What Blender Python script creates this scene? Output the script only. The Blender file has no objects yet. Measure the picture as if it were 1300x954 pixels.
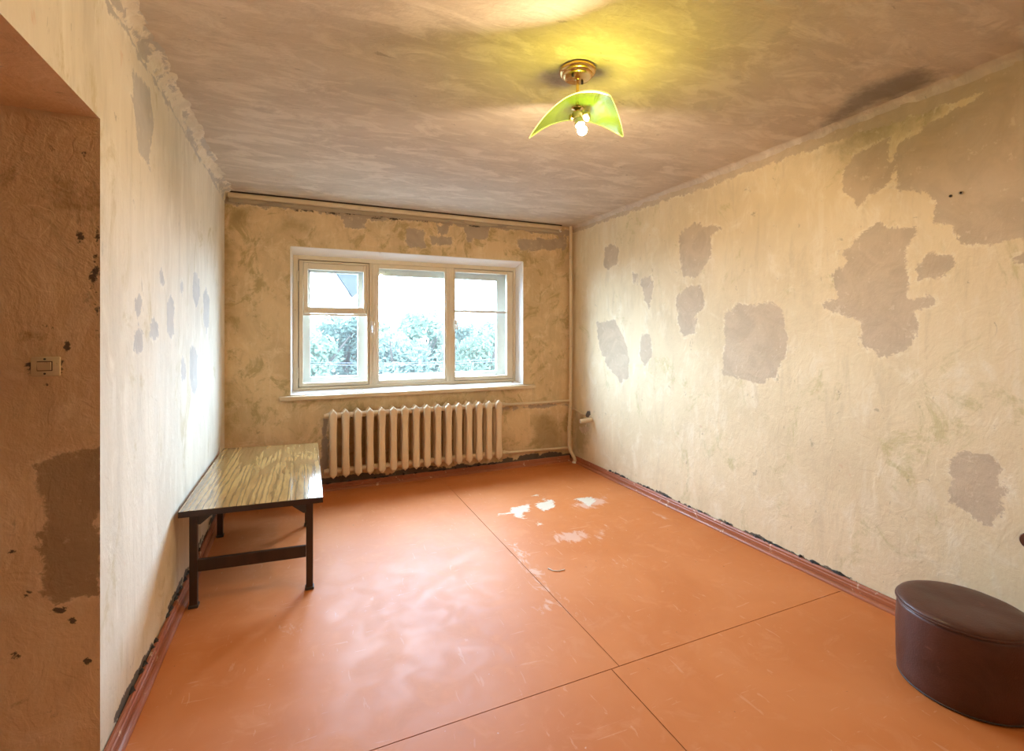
import bpy, bmesh, math, random
import numpy as np
from mathutils import Vector, noise as mnoise

# ------------------------------------------------------------------ camera, world, exposure
FPX, YAW, HOR, CAMH = 606.5, 0.41337, 422.7, 1.368      # focal length (px of 1300), yaw, horizon row, eye height
D, XR, XL, ZC = 4.443, 2.660, -0.573, 2.50              # back wall, right wall, left wall, ceiling
YF, YJ, ZL = -0.95, 1.865, 2.03                         # wall behind the camera, jamb of the opening, lintel
sc = bpy.context.scene
col = sc.collection
cam_d = bpy.data.cameras.new('camera')
cam = bpy.data.objects.new('camera', cam_d); col.objects.link(cam)
cam_d.sensor_width = 36.0
cam_d.lens = FPX / 1300 * 36.0
cam_d.shift_y = -(477 - HOR) / 1300
cam_d.clip_start = 0.02
cam.location = (0, 0, CAMH)
cam.rotation_euler = (math.pi / 2, 0, -YAW)
sc.camera = cam

world = bpy.data.worlds.new('overcast_sky'); sc.world = world
world.use_nodes = True
bg = world.node_tree.nodes['Background']
bg.inputs['Color'].default_value = (0.57, 0.735, 1.0, 1)
bg.inputs['Strength'].default_value = 64.0

pl = bpy.data.lights.new('window_portal', 'AREA')
pl.shape = 'RECTANGLE'; pl.size = 2.2; pl.size_y = 1.3
pl.cycles.is_portal = True
po = bpy.data.objects.new('window_portal', pl); col.objects.link(po)
po.location = (0.98, D + 0.33, 1.47); po.rotation_euler = (-math.pi / 2, 0, 0)

BULB = 2500.0
vs = sc.view_settings
sc.display_settings.display_device = 'sRGB'
vs.view_transform = 'Standard'; vs.look = 'None'; vs.gamma = 1.0; vs.use_curve_mapping = False
vs.exposure = 0.18
sc.cycles.use_denoising = True
sc.cycles.max_bounces = 12
sc.cycles.diffuse_bounces = 6
sc.cycles.transparent_max_bounces = 24
sc.cycles.caustics_reflective = False
sc.cycles.caustics_refractive = False

# ------------------------------------------------------------------ helpers
def ray(u, v):
    a = (u - 650) / FPX; b = -(v - HOR) / FPX
    return Vector((math.sin(YAW) + a * math.cos(YAW), math.cos(YAW) - a * math.sin(YAW), b))
CAM = Vector((0, 0, CAMH))
def on_y(u, v, Y): d = ray(u, v); return CAM + d * (Y / d.y)
def on_x(u, v, X): d = ray(u, v); return CAM + d * (X / d.x)
def on_z(u, v, Z): d = ray(u, v); return CAM + d * ((Z - CAMH) / d.z)

def tag(o, label=None, cat=None, group=None, kind=None):
    if label: o['label'] = label
    if cat: o['category'] = cat
    if group: o['group'] = group
    if kind: o['kind'] = kind
    return o

def link(name, me, mat, parent=None, smooth=False):
    o = bpy.data.objects.new(name, me); col.objects.link(o)
    if mat is not None:
        for m in (mat if isinstance(mat, (list, tuple)) else [mat]): me.materials.append(m)
    if parent is not None: o.parent = parent
    if smooth:
        for p in me.polygons: p.use_smooth = True
    return o

def empty(name, loc=(0, 0, 0), rz=0.0):
    o = bpy.data.objects.new(name, None); col.objects.link(o)
    o.location = loc; o.rotation_euler = (0, 0, rz); o.empty_display_size = 0.1
    return o

class MB:
    """collects shapes into one bmesh, then links it as one mesh object"""
    def __init__(s): s.bm = bmesh.new()
    def box(s, x0, x1, y0, y1, z0, z1, bev=0.0, seg=1):
        c = [(x, y, z) for z in (z0, z1) for y in (y0, y1) for x in (x0, x1)]
        v = [s.bm.verts.new(p) for p in c]
        f = [s.bm.faces.new([v[i] for i in q]) for q in ((0, 2, 3, 1), (4, 5, 7, 6), (0, 1, 5, 4), (2, 6, 7, 3), (0, 4, 6, 2), (1, 3, 7, 5))]
        if bev:
            e = list({e for ff in f for e in ff.edges})
            bmesh.ops.bevel(s.bm, geom=e, offset=bev, segments=seg, affect='EDGES', profile=0.5)
        return s
    def hexa(s, pts):
        """8 points, bottom ring then top ring"""
        v = [s.bm.verts.new(p) for p in pts]
        for q in ((3, 2, 1, 0), (4, 5, 6, 7), (0, 1, 5, 4), (1, 2, 6, 5), (2, 3, 7, 6), (3, 0, 4, 7)):
            s.bm.faces.new([v[i] for i in q])
        return s
    def rings(s, rings, close=True, cap=True):
        R = [[s.bm.verts.new(p) for p in r] for r in rings]
        n = len(R[0])
        for a, b in zip(R[:-1], R[1:]):
            for i in range(n if close else n - 1):
                j = (i + 1) % n
                s.bm.faces.new((a[i], a[j], b[j], b[i]))
        if cap and close:
            s.bm.faces.new(R[0][::-1]); s.bm.faces.new(R[-1])
        return s
    def tube(s, path, r, n=12, cap=True):
        path = [Vector(p) for p in path]
        rr = r if isinstance(r, (list, tuple)) else [r] * len(path)
        out = []; up = Vector((0, 0, 1))
        for i, p in enumerate(path):
            t = (path[min(i + 1, len(path) - 1)] - path[max(i - 1, 0)]).normalized()
            if i == 0:
                ref = up if abs(t.dot(up)) < 0.9 else Vector((1, 0, 0))
                a = t.cross(ref).normalized()
            else:
                a = (a - t * a.dot(t)).normalized()
            b = t.cross(a)
            out.append([p + (a * math.cos(2 * math.pi * k / n) + b * math.sin(2 * math.pi * k / n)) * rr[i] for k in range(n)])
        return s.rings(out, True, cap)
    def lathe(s, prof, c=(0, 0, 0), n=32, cap=True):
        out = [[(c[0] + r * math.cos(2 * math.pi * k / n), c[1] + r * math.sin(2 * math.pi * k / n), c[2] + z) for k in range(n)] for r, z in prof]
        return s.rings(out, True, cap)
    def prism(s, poly, ax, a, b):
        """extrude a 2-D polygon along axis ax (0,1,2) from a to b"""
        def m(p, t):
            q = list(p); q.insert(ax, t); return tuple(q)
        return s.rings([[m(p, a) for p in poly], [m(p, b) for p in poly]])
    def build(s, name, mat, parent=None, smooth=False, fix=True):
        if fix: bmesh.ops.recalc_face_normals(s.bm, faces=s.bm.faces)
        me = bpy.data.meshes.new(name); s.bm.to_mesh(me); s.bm.free()
        o = link(name, me, mat, parent, smooth)
        return o

def auto_smooth(o, deg=35):
    me = o.data
    for p in me.polygons: p.use_smooth = True
    bm = bmesh.new(); bm.from_mesh(me)
    for e in bm.edges:
        if len(e.link_faces) == 2 and e.calc_face_angle(0) > math.radians(deg): e.smooth = False
    bm.to_mesh(me); bm.free()
    return o

def sdf(pts, poly):
    """signed distance of 2-D points to a polygon, positive inside"""
    pts = np.asarray(pts); n = len(poly); P = np.array(poly, float)
    d = np.full(len(pts), 1e9); inside = np.zeros(len(pts), bool)
    for i in range(n):
        a = P[i]; b = P[(i + 1) % n]; e = b - a; w = pts - a
        t = np.clip((w @ e) / max(e @ e, 1e-12), 0, 1)
        d = np.minimum(d, np.hypot(*(w - np.outer(t, e)).T))
        c = (a[1] > pts[:, 1]) != (b[1] > pts[:, 1])
        with np.errstate(divide='ignore', invalid='ignore'):
            xi = a[0] + (pts[:, 1] - a[1]) / (b[1] - a[1]) * e[0]
        inside ^= c & (pts[:, 0] < xi)
    return np.where(inside, d, -d)

def ell(c, rx, ry, n=10, rot=0.0):
    return [(c[0] + rx * math.cos(t) * math.cos(rot) - ry * math.sin(t) * math.sin(rot),
             c[1] + rx * math.cos(t) * math.sin(rot) + ry * math.sin(t) * math.cos(rot)) for t in [2 * math.pi * k / n for k in range(n)]]

ATTRS = ('patch', 'chip', 'stain')
class Surf:
    """a slab whose visible faces are fine grids carrying distances to plaster patches, chips and stains"""
    def __init__(s): s.v = []; s.f = []; s.m = []; s.a = {k: [] for k in ATTRS}
    def grid(s, o, U, V, step, polys=None, drop=None, mat=0, warp=None):
        o, U, V = Vector(o), Vector(U), Vector(V)
        nu = max(1, round(U.length / step)); nv = max(1, round(V.length / step))
        base = len(s.v)
        pts = []
        for j in range(nv + 1):
            for i in range(nu + 1):
                p = o + U * (i / nu) + V * (j / nv)
                if warp: p = warp(p)
                pts.append(p)
        s.v += [tuple(p) for p in pts]
        for j in range(nv):
            for i in range(nu):
                a = base + j * (nu + 1) + i
                s.f.append((a, a + 1, a + nu + 2, a + nu + 1)); s.m.append(mat)
        q = [[c for k, c in enumerate(p) if k != drop] for p in pts] if drop is not None else None
        for k in ATTRS:
            d = np.full(len(pts), -1.0)
            for poly in (polys or {}).get(k, []): d = np.maximum(d, sdf(q, poly))
            s.a[k] += list(d)
        return s
    def quad(s, a, b, c, d, mat=0):
        n = len(s.v); s.v += [tuple(a), tuple(b), tuple(c), tuple(d)]
        s.f.append((n, n + 1, n + 2, n + 3)); s.m.append(mat)
        for k in ATTRS: s.a[k] += [-1.0] * 4
        return s
    def box(s, x0, x1, y0, y1, z0, z1, skip='', mat=0):
        F = {'-x': ((x0, y1, z0), (x0, y0, z0), (x0, y0, z1), (x0, y1, z1)), '+x': ((x1, y0, z0), (x1, y1, z0), (x1, y1, z1), (x1, y0, z1)),
             '-y': ((x0, y0, z0), (x1, y0, z0), (x1, y0, z1), (x0, y0, z1)), '+y': ((x1, y1, z0), (x0, y1, z0), (x0, y1, z1), (x1, y1, z1)),
             '-z': ((x0, y1, z0), (x1, y1, z0), (x1, y0, z0), (x0, y0, z0)), '+z': ((x0, y0, z1), (x1, y0, z1), (x1, y1, z1), (x0, y1, z1))}
        for k, q in F.items():
            if k not in skip.split(): s.quad(*q, mat=mat)
        return s
    def build(s, name, mats, parent=None):
        me = bpy.data.meshes.new(name); me.from_pydata(s.v, [], s.f)
        for p, m in zip(me.polygons, s.m): p.material_index = m
        for k in ATTRS:
            at = me.attributes.new(k, 'FLOAT', 'POINT'); at.data.foreach_set('value', np.array(s.a[k], dtype=np.float32))
        me.update()
        return link(name, me, mats, parent)

# ------------------------------------------------------------------ materials
class N:
    def __init__(s, name):
        s.m = bpy.data.materials.new(name); s.m.use_nodes = True
        s.t = s.m.node_tree; s.t.nodes.clear()
        s.out = s.t.nodes.new('ShaderNodeOutputMaterial')
    def put(s, sock, val):
        if isinstance(val, bpy.types.NodeSocket): s.t.links.new(val, sock)
        elif isinstance(val, (tuple, list)) and sock.type == 'RGBA' and len(val) == 3: sock.default_value = (*val, 1)
        else: sock.default_value = val
    def node(s, typ, ins=None, out=0, **props):
        n = s.t.nodes.new(typ)
        for k, v in props.items(): setattr(n, k, v)
        for k, v in (ins or {}).items(): s.put(n.inputs[k], v)
        return n.outputs[out] if out is not None else n
    def coords(s, scale=(1, 1, 1), rot=(0, 0, 0), obj=True):
        tc = s.node('ShaderNodeTexCoord', out=None).outputs['Object' if obj else 'Generated']
        return s.node('ShaderNodeMapping', {'Vector': tc, 'Scale': scale, 'Rotation': rot})
    def noise(s, vec, scale, detail=4, rough=0.55, dist=0.0):
        return s.node('ShaderNodeTexNoise', {'Vector': vec, 'Scale': scale, 'Detail': detail, 'Roughness': rough, 'Distortion': dist})
    def remap(s, v, a, b, c=0.0, d=1.0, smooth=True):
        return s.node('ShaderNodeMapRange', {'Value': v, 'From Min': a, 'From Max': b, 'To Min': c, 'To Max': d}, interpolation_type='SMOOTHSTEP' if smooth else 'LINEAR')
    def mix(s, f, a, b, mode='MIX'):
        n = s.t.nodes.new('ShaderNodeMix'); n.data_type = 'RGBA'; n.blend_type = mode
        s.put(n.inputs[0], f); s.put(n.inputs[6], a); s.put(n.inputs[7], b)
        return n.outputs[2]
    def math(s, op, a, b=0.0, c=0.0):
        n = s.t.nodes.new('ShaderNodeMath'); n.operation = op
        s.put(n.inputs[0], a); s.put(n.inputs[1], b); s.put(n.inputs[2], c)
        return n.outputs[0]
    def bump(s, h, strength=0.3, dist=0.01, normal=None):
        d = {'Height': h, 'Strength': strength, 'Distance': dist}
        if normal is not None: d['Normal'] = normal
        return s.node('ShaderNodeBump', d)
    def attr(s, name): return s.node('ShaderNodeAttribute', out=2, attribute_name=name)
    def pbr(s, color, rough=0.5, normal=None, metal=0.0, spec=0.5, **kw):
        d = {'Base Color': color, 'Roughness': rough, 'Metallic': metal, 'Specular IOR Level': spec}
        if normal is not None: d['Normal'] = normal
        d.update(kw)
        s.t.links.new(s.node('ShaderNodeBsdfPrincipled', d), s.out.inputs[0])
        return s.m

def plaster(name, base, var, pale, filler, moss, streak=(1, 1, 1), moss_amt=0.62, stainc=(0.25, 0.2, 0.15), chipc=(0.06, 0.05, 0.045), seed=0.0, relief=0.35, pale_amt=(0.5, 0.75), filler_detail=0.03):
    n = N(name)
    c = n.node('ShaderNodeMapping', {'Vector': n.node('ShaderNodeTexCoord', out=3), 'Scale': streak, 'Location': (seed, seed * 1.7, seed * .6)})
    c0 = n.coords()
    big = n.noise(c, 1.6, 4, 0.65, 0.5)
    mid = n.noise(c, 5.5, 5, 0.7, 0.7)
    fine = n.noise(c, 34, 3, 0.7, 0.3)
    cs = n.node('ShaderNodeMapping', {'Vector': c, 'Scale': (1, 1, 0.28), 'Location': (2.2, 4.4, 0.7)})
    strk = n.noise(cs, 11, 4, 0.7, 0.4)
    x = n.mix(n.remap(big, 0.40, 0.62), base, var)
    x = n.mix(n.math('MULTIPLY', n.remap(mid, *pale_amt), 0.8), x, pale)
    x = n.mix(n.math('MULTIPLY', n.remap(strk, 0.52, 0.72), 0.38), x, tuple(k * 0.80 for k in var))
    x = n.mix(n.math('MULTIPLY', n.remap(strk, 0.46, 0.34), 0.35), x, pale)
    # olive remnants of an older paint and small brown specks
    m2 = n.noise(n.node('ShaderNodeMapping', {'Vector': c, 'Location': (3.1, 7.7, 1.3)}), 3.6, 6, 0.75, 0.8)
    x = n.mix(n.math('MULTIPLY', n.remap(m2, moss_amt - 0.03, moss_amt + 0.10), 0.62), x, moss)
    m3 = n.noise(n.node('ShaderNodeMapping', {'Vector': c, 'Location': (9.1, 2.7, 5.3)}), 13, 4, 0.75, 0.5)
    x = n.mix(n.math('MULTIPLY', n.remap(m3, 0.64, 0.72), 0.6), x, tuple(k * 0.5 for k in base))
    m4 = n.noise(n.node('ShaderNodeMapping', {'Vector': c, 'Location': (1.1, 12.7, 3.3)}), 6.5, 4, 0.7, 0.7)
    x = n.mix(n.math('MULTIPLY', n.remap(m4, 0.68, 0.74), 0.35), x, (0.62, 0.36, 0.22))
    # soft stains
    sd = n.math('ADD', n.attr('stain'), n.math('MULTIPLY', n.math('SUBTRACT', n.noise(c0, 9, 4, 0.7), 0.5), 0.22))
    x = n.mix(n.math('MULTIPLY', n.remap(sd, -0.05, 0.09), 0.72), x, stainc)
    # filler patches with ragged edges
    wob = n.math('ADD', n.math('MULTIPLY', n.math('SUBTRACT', n.noise(c0, 6, 6, 0.72, 0.6), 0.5), 0.16 * filler_detail / 0.03), n.math('MULTIPLY', n.math('SUBTRACT', n.noise(c0, 45, 2, 0.7, 0.6), 0.5), 0.035))
    pd = n.math('ADD', n.attr('patch'), wob)
    pm = n.remap(pd, -0.004, 0.008)
    fcol = n.mix(n.remap(n.noise(c0, 6, 3, 0.65, 1.0), 0.35, 0.7), filler, tuple(k * 0.86 for k in filler))
    fcol = n.mix(n.math('MULTIPLY', n.remap(n.noise(c0, 22, 3, 0.7), 0.6, 0.72), 0.35), fcol, pale)
    rim = n.math('MULTIPLY', n.math('MULTIPLY', n.remap(pd, -0.024, -0.003), n.remap(m3, 0.46, 0.60)), 0.5)
    x = n.mix(rim, x, tuple(min(0.86, k * 1.06) for k in pale))
    x = n.mix(n.math('MULTIPLY', pm, 0.95), x, fcol)
    # chips down to the dark ground
    cd = n.math('ADD', n.attr('chip'), n.math('MULTIPLY', n.math('SUBTRACT', n.noise(c0, 26, 4, 0.75, 0.5), 0.5), 0.06))
    cm = n.remap(cd, -0.002, 0.004)
    x = n.mix(n.math('MULTIPLY', cm, 0.9), x, chipc)
    h = n.math('ADD', n.math('MULTIPLY', mid, 0.8), n.math('MULTIPLY', fine, 0.35))
    h = n.math('ADD', h, n.math('MULTIPLY', n.remap(n.noise(c, 9, 2, 0.6, 1.2), 0.48, 0.56), 0.10))
    return n.pbr(x, n.remap(mid, 0.3, 0.7, 0.75, 0.95), n.bump(h, relief, 0.012), spec=0.25)

PL_R = plaster('plaster_cream', (0.77, 0.65, 0.43), (0.70, 0.585, 0.38), (0.83, 0.75, 0.58), (0.585, 0.475, 0.335), (0.52, 0.46, 0.22), streak=(1, 1, 0.75), moss_amt=0.58, stainc=(0.33, 0.27, 0.14))
PL_L = plaster('plaster_streaked', (0.74, 0.675, 0.55), (0.66, 0.60, 0.485), (0.82, 0.77, 0.66), (0.54, 0.51, 0.46), (0.52, 0.44, 0.25), streak=(1, 1.3, 0.6), moss_amt=0.58, seed=4.0)
PL_B = plaster('plaster_lamplit', (0.72, 0.55, 0.33), (0.60, 0.45, 0.26), (0.80, 0.66, 0.45), (0.46, 0.37, 0.28), (0.34, 0.26, 0.11), streak=(1.3, 1, 1.2), moss_amt=0.54, seed=8.0, stainc=(0.34, 0.25, 0.12))  # same cream plaster, with warm lamplight put into its colour
PL_H = plaster('plaster_hall', (0.76, 0.56, 0.35), (0.66, 0.47, 0.29), (0.82, 0.65, 0.46), (0.42, 0.30, 0.19), (0.30, 0.2, 0.10), streak=(1, 1, 0.8), moss_amt=0.60, seed=12.0, relief=0.5, filler_detail=0.02)  # cream plaster with the hall's warm lamp tint in its colour
PL_C = plaster('plaster_ceiling', (0.58, 0.505, 0.41), (0.515, 0.445, 0.36), (0.69, 0.62, 0.52), (0.60, 0.53, 0.43), (0.52, 0.46, 0.37), streak=(0.55, 1.3, 1), moss_amt=0.63, seed=17.0, stainc=(0.16, 0.15, 0.14), relief=0.5, pale_amt=(0.46, 0.62))

def floor_mat():
    n = N('floor_paint')
    c = n.coords()
    big = n.noise(c, 1.3, 4, 0.6, 0.5); mid = n.noise(c, 7, 5, 0.65, 0.8)
    x = n.mix(n.remap(big, 0.35, 0.68), (0.56, 0.180, 0.048), (0.62, 0.22, 0.070))
    x = n.mix(n.math('MULTIPLY', n.remap(mid, 0.5, 0.72), 0.5), x, (0.66, 0.27, 0.11))
    # scratches: thin noise contour lines, in two directions
    for rot, sca, seed in ((0.4, (1.2, 9, 1), 1.0), (-0.5, (7, 1.4, 1), 5.0)):
        cc = n.node('ShaderNodeMapping', {'Vector': c, 'Scale': sca, 'Rotation': (0, 0, rot), 'Location': (seed, seed, 0)})
        s_ = n.noise(cc, 5, 4, 0.6, 0.6)
        line = n.math('MULTIPLY', n.remap(s_, 0.665, 0.685), 0.2)
        x = n.mix(line, x, (0.80, 0.52, 0.36))
    sp = n.noise(n.node('ShaderNodeMapping', {'Vector': c, 'Location': (4, 2, 0)}), 30, 4, 0.7)
    x = n.mix(n.math('MULTIPLY', n.remap(sp, 0.70, 0.74), 0.55), x, (0.75, 0.62, 0.5))
    dk = n.noise(n.node('ShaderNodeMapping', {'Vector': c, 'Location': (14, 12, 0)}), 22, 4, 0.7)
    x = n.mix(n.math('MULTIPLY', n.remap(dk, 0.70, 0.73), 0.7), x, (0.16, 0.07, 0.04))
    # worn paint (soft) and dried plaster spills (hard edge)
    wn = n.noise(n.node('ShaderNodeMapping', {'Vector': c, 'Scale': (1.5, 0.7, 1)}), 11, 5, 0.75, 0.8)
    sd = n.math('ADD', n.attr('stain'), n.math('MULTIPLY', n.math('SUBTRACT', wn, 0.52), 0.3))
    sm = n.remap(sd, 0.0, 0.05)
    x = n.mix(n.math('MULTIPLY', sm, 0.5), x, (0.72, 0.52, 0.42))
    pn = n.noise(n.node('ShaderNodeMapping', {'Vector': c, 'Scale': (0.8, 1.6, 1)}), 16, 5, 0.72, 1.0)
    pd = n.math('ADD', n.attr('patch'), n.math('MULTIPLY', n.math('SUBTRACT', pn, 0.5), 0.16))
    pm = n.remap(pd, 0.0, 0.008)
    x = n.mix(n.math('MULTIPLY', pm, 0.88), x, (0.68, 0.63, 0.50))
    cd = n.math('ADD', n.attr('chip'), n.math('MULTIPLY', n.math('SUBTRACT', mid, 0.5), 0.01))
    x = n.mix(n.math('MULTIPLY', n.remap(cd, -0.001, 0.002), 0.85), x, (0.10, 0.045, 0.025))
    r = n.math('ADD', n.remap(mid, 0.3, 0.7, 0.46, 0.58), n.math('MULTIPLY', pm, 0.45))
    h = n.math('ADD', n.math('MULTIPLY', mid, 0.4), n.math('MULTIPLY', sp, 0.15))
    return n.pbr(x, r, n.bump(h, 0.045, 0.006), spec=0.28)
FLOOR = floor_mat()

def worn_paint(name, paint, under, amt=0.62, rough=0.4, scale=9, bump=0.15, var=0.85, stretch=(1, 1, 1), spec=0.45):
    n = N(name)
    c = n.coords(stretch)
    a = n.noise(c, scale, 4, 0.7, 0.5); b = n.noise(c, scale * 0.3, 4, 0.6)
    x = n.mix(n.remap(b, 0.35, 0.65), paint, tuple(k * var for k in paint))
    ch = n.remap(a, amt, amt + 0.03)
    x = n.mix(n.math('MULTIPLY', ch, 0.85), x, under)
    h = n.math('SUBTRACT', n.math('MULTIPLY', b, 0.3), n.math('MULTIPLY', ch, 0.6))
    return n.pbr(x, n.remap(a, 0.3, 0.7, rough, rough + 0.15), n.bump(h, bump, 0.004), spec=spec)
BASEB = worn_paint('skirting_paint', (0.40, 0.13, 0.055), (0.62, 0.42, 0.28), 0.63, 0.35, 11)
SUBFL = worn_paint('subfloor_dark', (0.05, 0.03, 0.02), (0.08, 0.05, 0.03), 0.6, 0.9)
CREAM = worn_paint('cream_gloss_paint', (0.70, 0.58, 0.40), (0.30, 0.24, 0.16), 0.69, 0.35, 14, 0.12, 0.9)
WINC = worn_paint('window_paint', (0.74, 0.66, 0.50), (0.34, 0.29, 0.2), 0.68, 0.35, 13, 0.12, 0.92)
WINO = worn_paint('window_paint_outer', (0.74, 0.75, 0.74), (0.4, 0.38, 0.34), 0.68, 0.4, 12, 0.12, 0.92)
REVEAL = worn_paint('reveal_white', (0.82, 0.81, 0.78), (0.66, 0.62, 0.54), 0.66, 0.6, 5, 0.15, 0.95, spec=0.3)
RADP = worn_paint('radiator_paint', (0.74, 0.60, 0.42), (0.42, 0.30, 0.2), 0.72, 0.32, 15, 0.08, 0.93)
GREYW = worn_paint('weathered_board', (0.46, 0.38, 0.27), (0.3, 0.25, 0.2), 0.55, 0.7, 8, 0.2, 0.85, stretch=(0.3, 2, 2))
MORTAR = worn_paint('dark_mortar', (0.045, 0.042, 0.04), (0.13, 0.12, 0.11), 0.55, 0.95, 22, 0.5)
DARKM = worn_paint('dark_metal', (0.05, 0.04, 0.035), (0.1, 0.08, 0.06), 0.66, 0.4)
IVORY = worn_paint('ivory_plastic', (0.66, 0.53, 0.33), (0.42, 0.31, 0.17), 0.62, 0.35, 60, 0.05)
BROWNP = worn_paint('brown_plastic', (0.10, 0.035, 0.018), (0.06, 0.02, 0.01), 0.6, 0.25)
WHITEP = worn_paint('white_plastic', (0.8, 0.78, 0.74), (0.6, 0.58, 0.52), 0.66, 0.3)
REDP = worn_paint('red_plastic', (0.5, 0.06, 0.05), (0.1, 0.25, 0.08), 0.5, 0.35, 40)
LEGW = worn_paint('dark_stained_wood', (0.042, 0.020, 0.012), (0.06, 0.03, 0.02), 0.66, 0.3, 20, 0.06, 0.7, stretch=(3, 3, 0.4))
STOCKM = worn_paint('hole_shade', (0.02, 0.015, 0.012), (0.03, 0.02, 0.02), 0.6, 0.9)  # near-black colour stands in for the shade inside holes

def veneer():
    n = N('walnut_veneer')
    c = n.coords()
    w = n.noise(n.node('ShaderNodeMapping', {'Vector': c, 'Scale': (1, 0.16, 1)}), 9, 5, 0.6, 1.4)
    g = n.node('ShaderNodeTexWave', {'Vector': n.node('ShaderNodeMapping', {'Vector': c, 'Scale': (1, 0.07, 1), 'Rotation': (0, 0, 0.10)}), 'Scale': 11.0, 'Distortion': 10.0, 'Detail': 4.0, 'Detail Scale': 1.3, 'Detail Roughness': 0.65}, out=1, wave_type='BANDS', bands_direction='X')
    fine = n.noise(n.node('ShaderNodeMapping', {'Vector': c, 'Scale': (1, 0.05, 1)}), 90, 4, 0.6)
    x = n.mix(n.remap(w, 0.35, 0.65), (0.46, 0.29, 0.11), (0.31, 0.18, 0.066))
    x = n.mix(n.math('MULTIPLY', n.remap(g, 0.66, 0.98), 0.6), x, (0.10, 0.055, 0.022))
    x = n.mix(n.math('MULTIPLY', n.remap(fine, 0.5, 0.7), 0.35), x, (0.15, 0.09, 0.045))
    sc_ = n.remap(n.noise(n.coords((4, 1, 1), (0, 0, 0.7)), 8, 5, 0.7, 1.0), 0.66, 0.7)
    x = n.mix(n.math('MULTIPLY', sc_, 0.3), x, (0.7, 0.62, 0.5))
    r = n.remap(w, 0.3, 0.7, 0.07, 0.12)
    return n.pbr(x, r, n.bump(fine, 0.02, 0.002), spec=0.6, **{'Coat Weight': 0.5, 'Coat Roughness': 0.08})
VENEER = veneer()

def leather():
    n = N('brown_leatherette')
    c = n.coords()
    a = n.noise(c, 6, 6, 0.6, 0.8); v = n.node('ShaderNodeTexVoronoi', {'Vector': c, 'Scale': 160.0}); f = n.noise(c, 60, 3, 0.6)
    x = n.mix(n.remap(a, 0.3, 0.7), (0.060, 0.019, 0.012), (0.092, 0.032, 0.021))
    x = n.mix(n.math('MULTIPLY', n.remap(n.noise(c, 18, 6, 0.7, 0.6), 0.62, 0.72), 0.4), x, (0.22, 0.09, 0.06))
    h = n.math('ADD', n.math('MULTIPLY', v, 0.4), n.math('ADD', n.math('MULTIPLY', a, 1.6), n.math('MULTIPLY', f, 0.2)))
    return n.pbr(x, n.remap(a, 0.3, 0.7, 0.36, 0.5), n.bump(h, 0.25, 0.004), spec=0.5)
LEATHER = leather()

def brass():
    n = N('polished_brass')
    a = n.noise(n.coords(), 12, 4, 0.6)
    return n.pbr(n.mix(a, (0.72, 0.46, 0.17), (0.80, 0.56, 0.26)), n.remap(a, 0.3, 0.7, 0.16, 0.28), None, 1.0)
BRASS = brass()

def schlick(n, f0=0.04):
    lw = n.node('ShaderNodeLayerWeight', {'Blend': 0.5}, out=1)      # 1 - |cos|, the same on both faces of the sheet
    return n.math('MULTIPLY_ADD', n.math('POWER', lw, 5.0), 1 - f0, f0)
def pane_mat(name, haze=0.05):
    n = N(name)
    fr = schlick(n)
    tr = n.node('ShaderNodeBsdfTransparent', {'Color': (0.96, 0.985, 0.98)})
    gl = n.node('ShaderNodeBsdfGlossy', {'Color': (1, 1, 1), 'Roughness': 0.02})
    a = n.node('ShaderNodeMixShader', {0: fr, 1: tr, 2: gl})
    d = n.node('ShaderNodeBsdfTranslucent', {'Color': (0.86, 0.93, 0.96)})  # translucent veil puts outdoor haze and glare into the glass
    dm = n.remap(n.noise(n.coords((1, 1, 2.5)), 6, 5, 0.6), 0.3, 0.75, haze * 0.7, haze * 1.4)
    n.t.links.new(n.node('ShaderNodeMixShader', {0: dm, 1: a, 2: d}), n.out.inputs[0])
    return n.m
PANE_I = pane_mat('window_glass', 0.001)
PANE_O = pane_mat('window_glass_hazy', 0.003)

def green_glass():
    n = N('green_glass')
    st = n.noise(n.coords((1, 1, 1)), 26, 4, 0.6)
    colr = n.mix(st, (0.50, 0.545, 0.22), (0.57, 0.61, 0.31))
    tr = n.node('ShaderNodeBsdfTransparent', {'Color': colr})
    tl = n.node('ShaderNodeBsdfTranslucent', {'Color': (0.50, 0.85, 0.10)})
    df = n.node('ShaderNodeBsdfDiffuse', {'Color': (0.42, 0.84, 0.08)})
    gl = n.node('ShaderNodeBsdfGlossy', {'Color': (1, 1, 1), 'Roughness': 0.08})
    a = n.node('ShaderNodeMixShader', {0: 0.6, 1: tl, 2: df})
    b = n.node('ShaderNodeMixShader', {0: 0.03, 1: tr, 2: a})
    c = n.node('ShaderNodeMixShader', {0: schlick(n), 1: b, 2: gl})
    n.t.links.new(c, n.out.inputs[0])
    return n.m
GREENG = green_glass()
def edge_glass():
    n = N('ground_glass_edge')
    nz = n.noise(n.coords(), 40, 3)
    tl = n.node('ShaderNodeBsdfTranslucent', {'Color': (0.85, 0.98, 0.6)})
    df = n.node('ShaderNodeBsdfDiffuse', {'Color': n.mix(nz, (0.9, 1, 0.75), (0.8, 0.95, 0.6))})
    n.t.links.new(n.node('ShaderNodeMixShader', {0: 0.5, 1: tl, 2: df}), n.out.inputs[0])
    return n.m
EDGEG = edge_glass()
def bulb_mat():
    n = N('lit_bulb')
    n.t.links.new(n.node('ShaderNodeEmission', {'Color': (1.0, 0.755, 0.42, 1), 'Strength': BULB}), n.out.inputs[0])
    return n.m
BULBM = bulb_mat()
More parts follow.
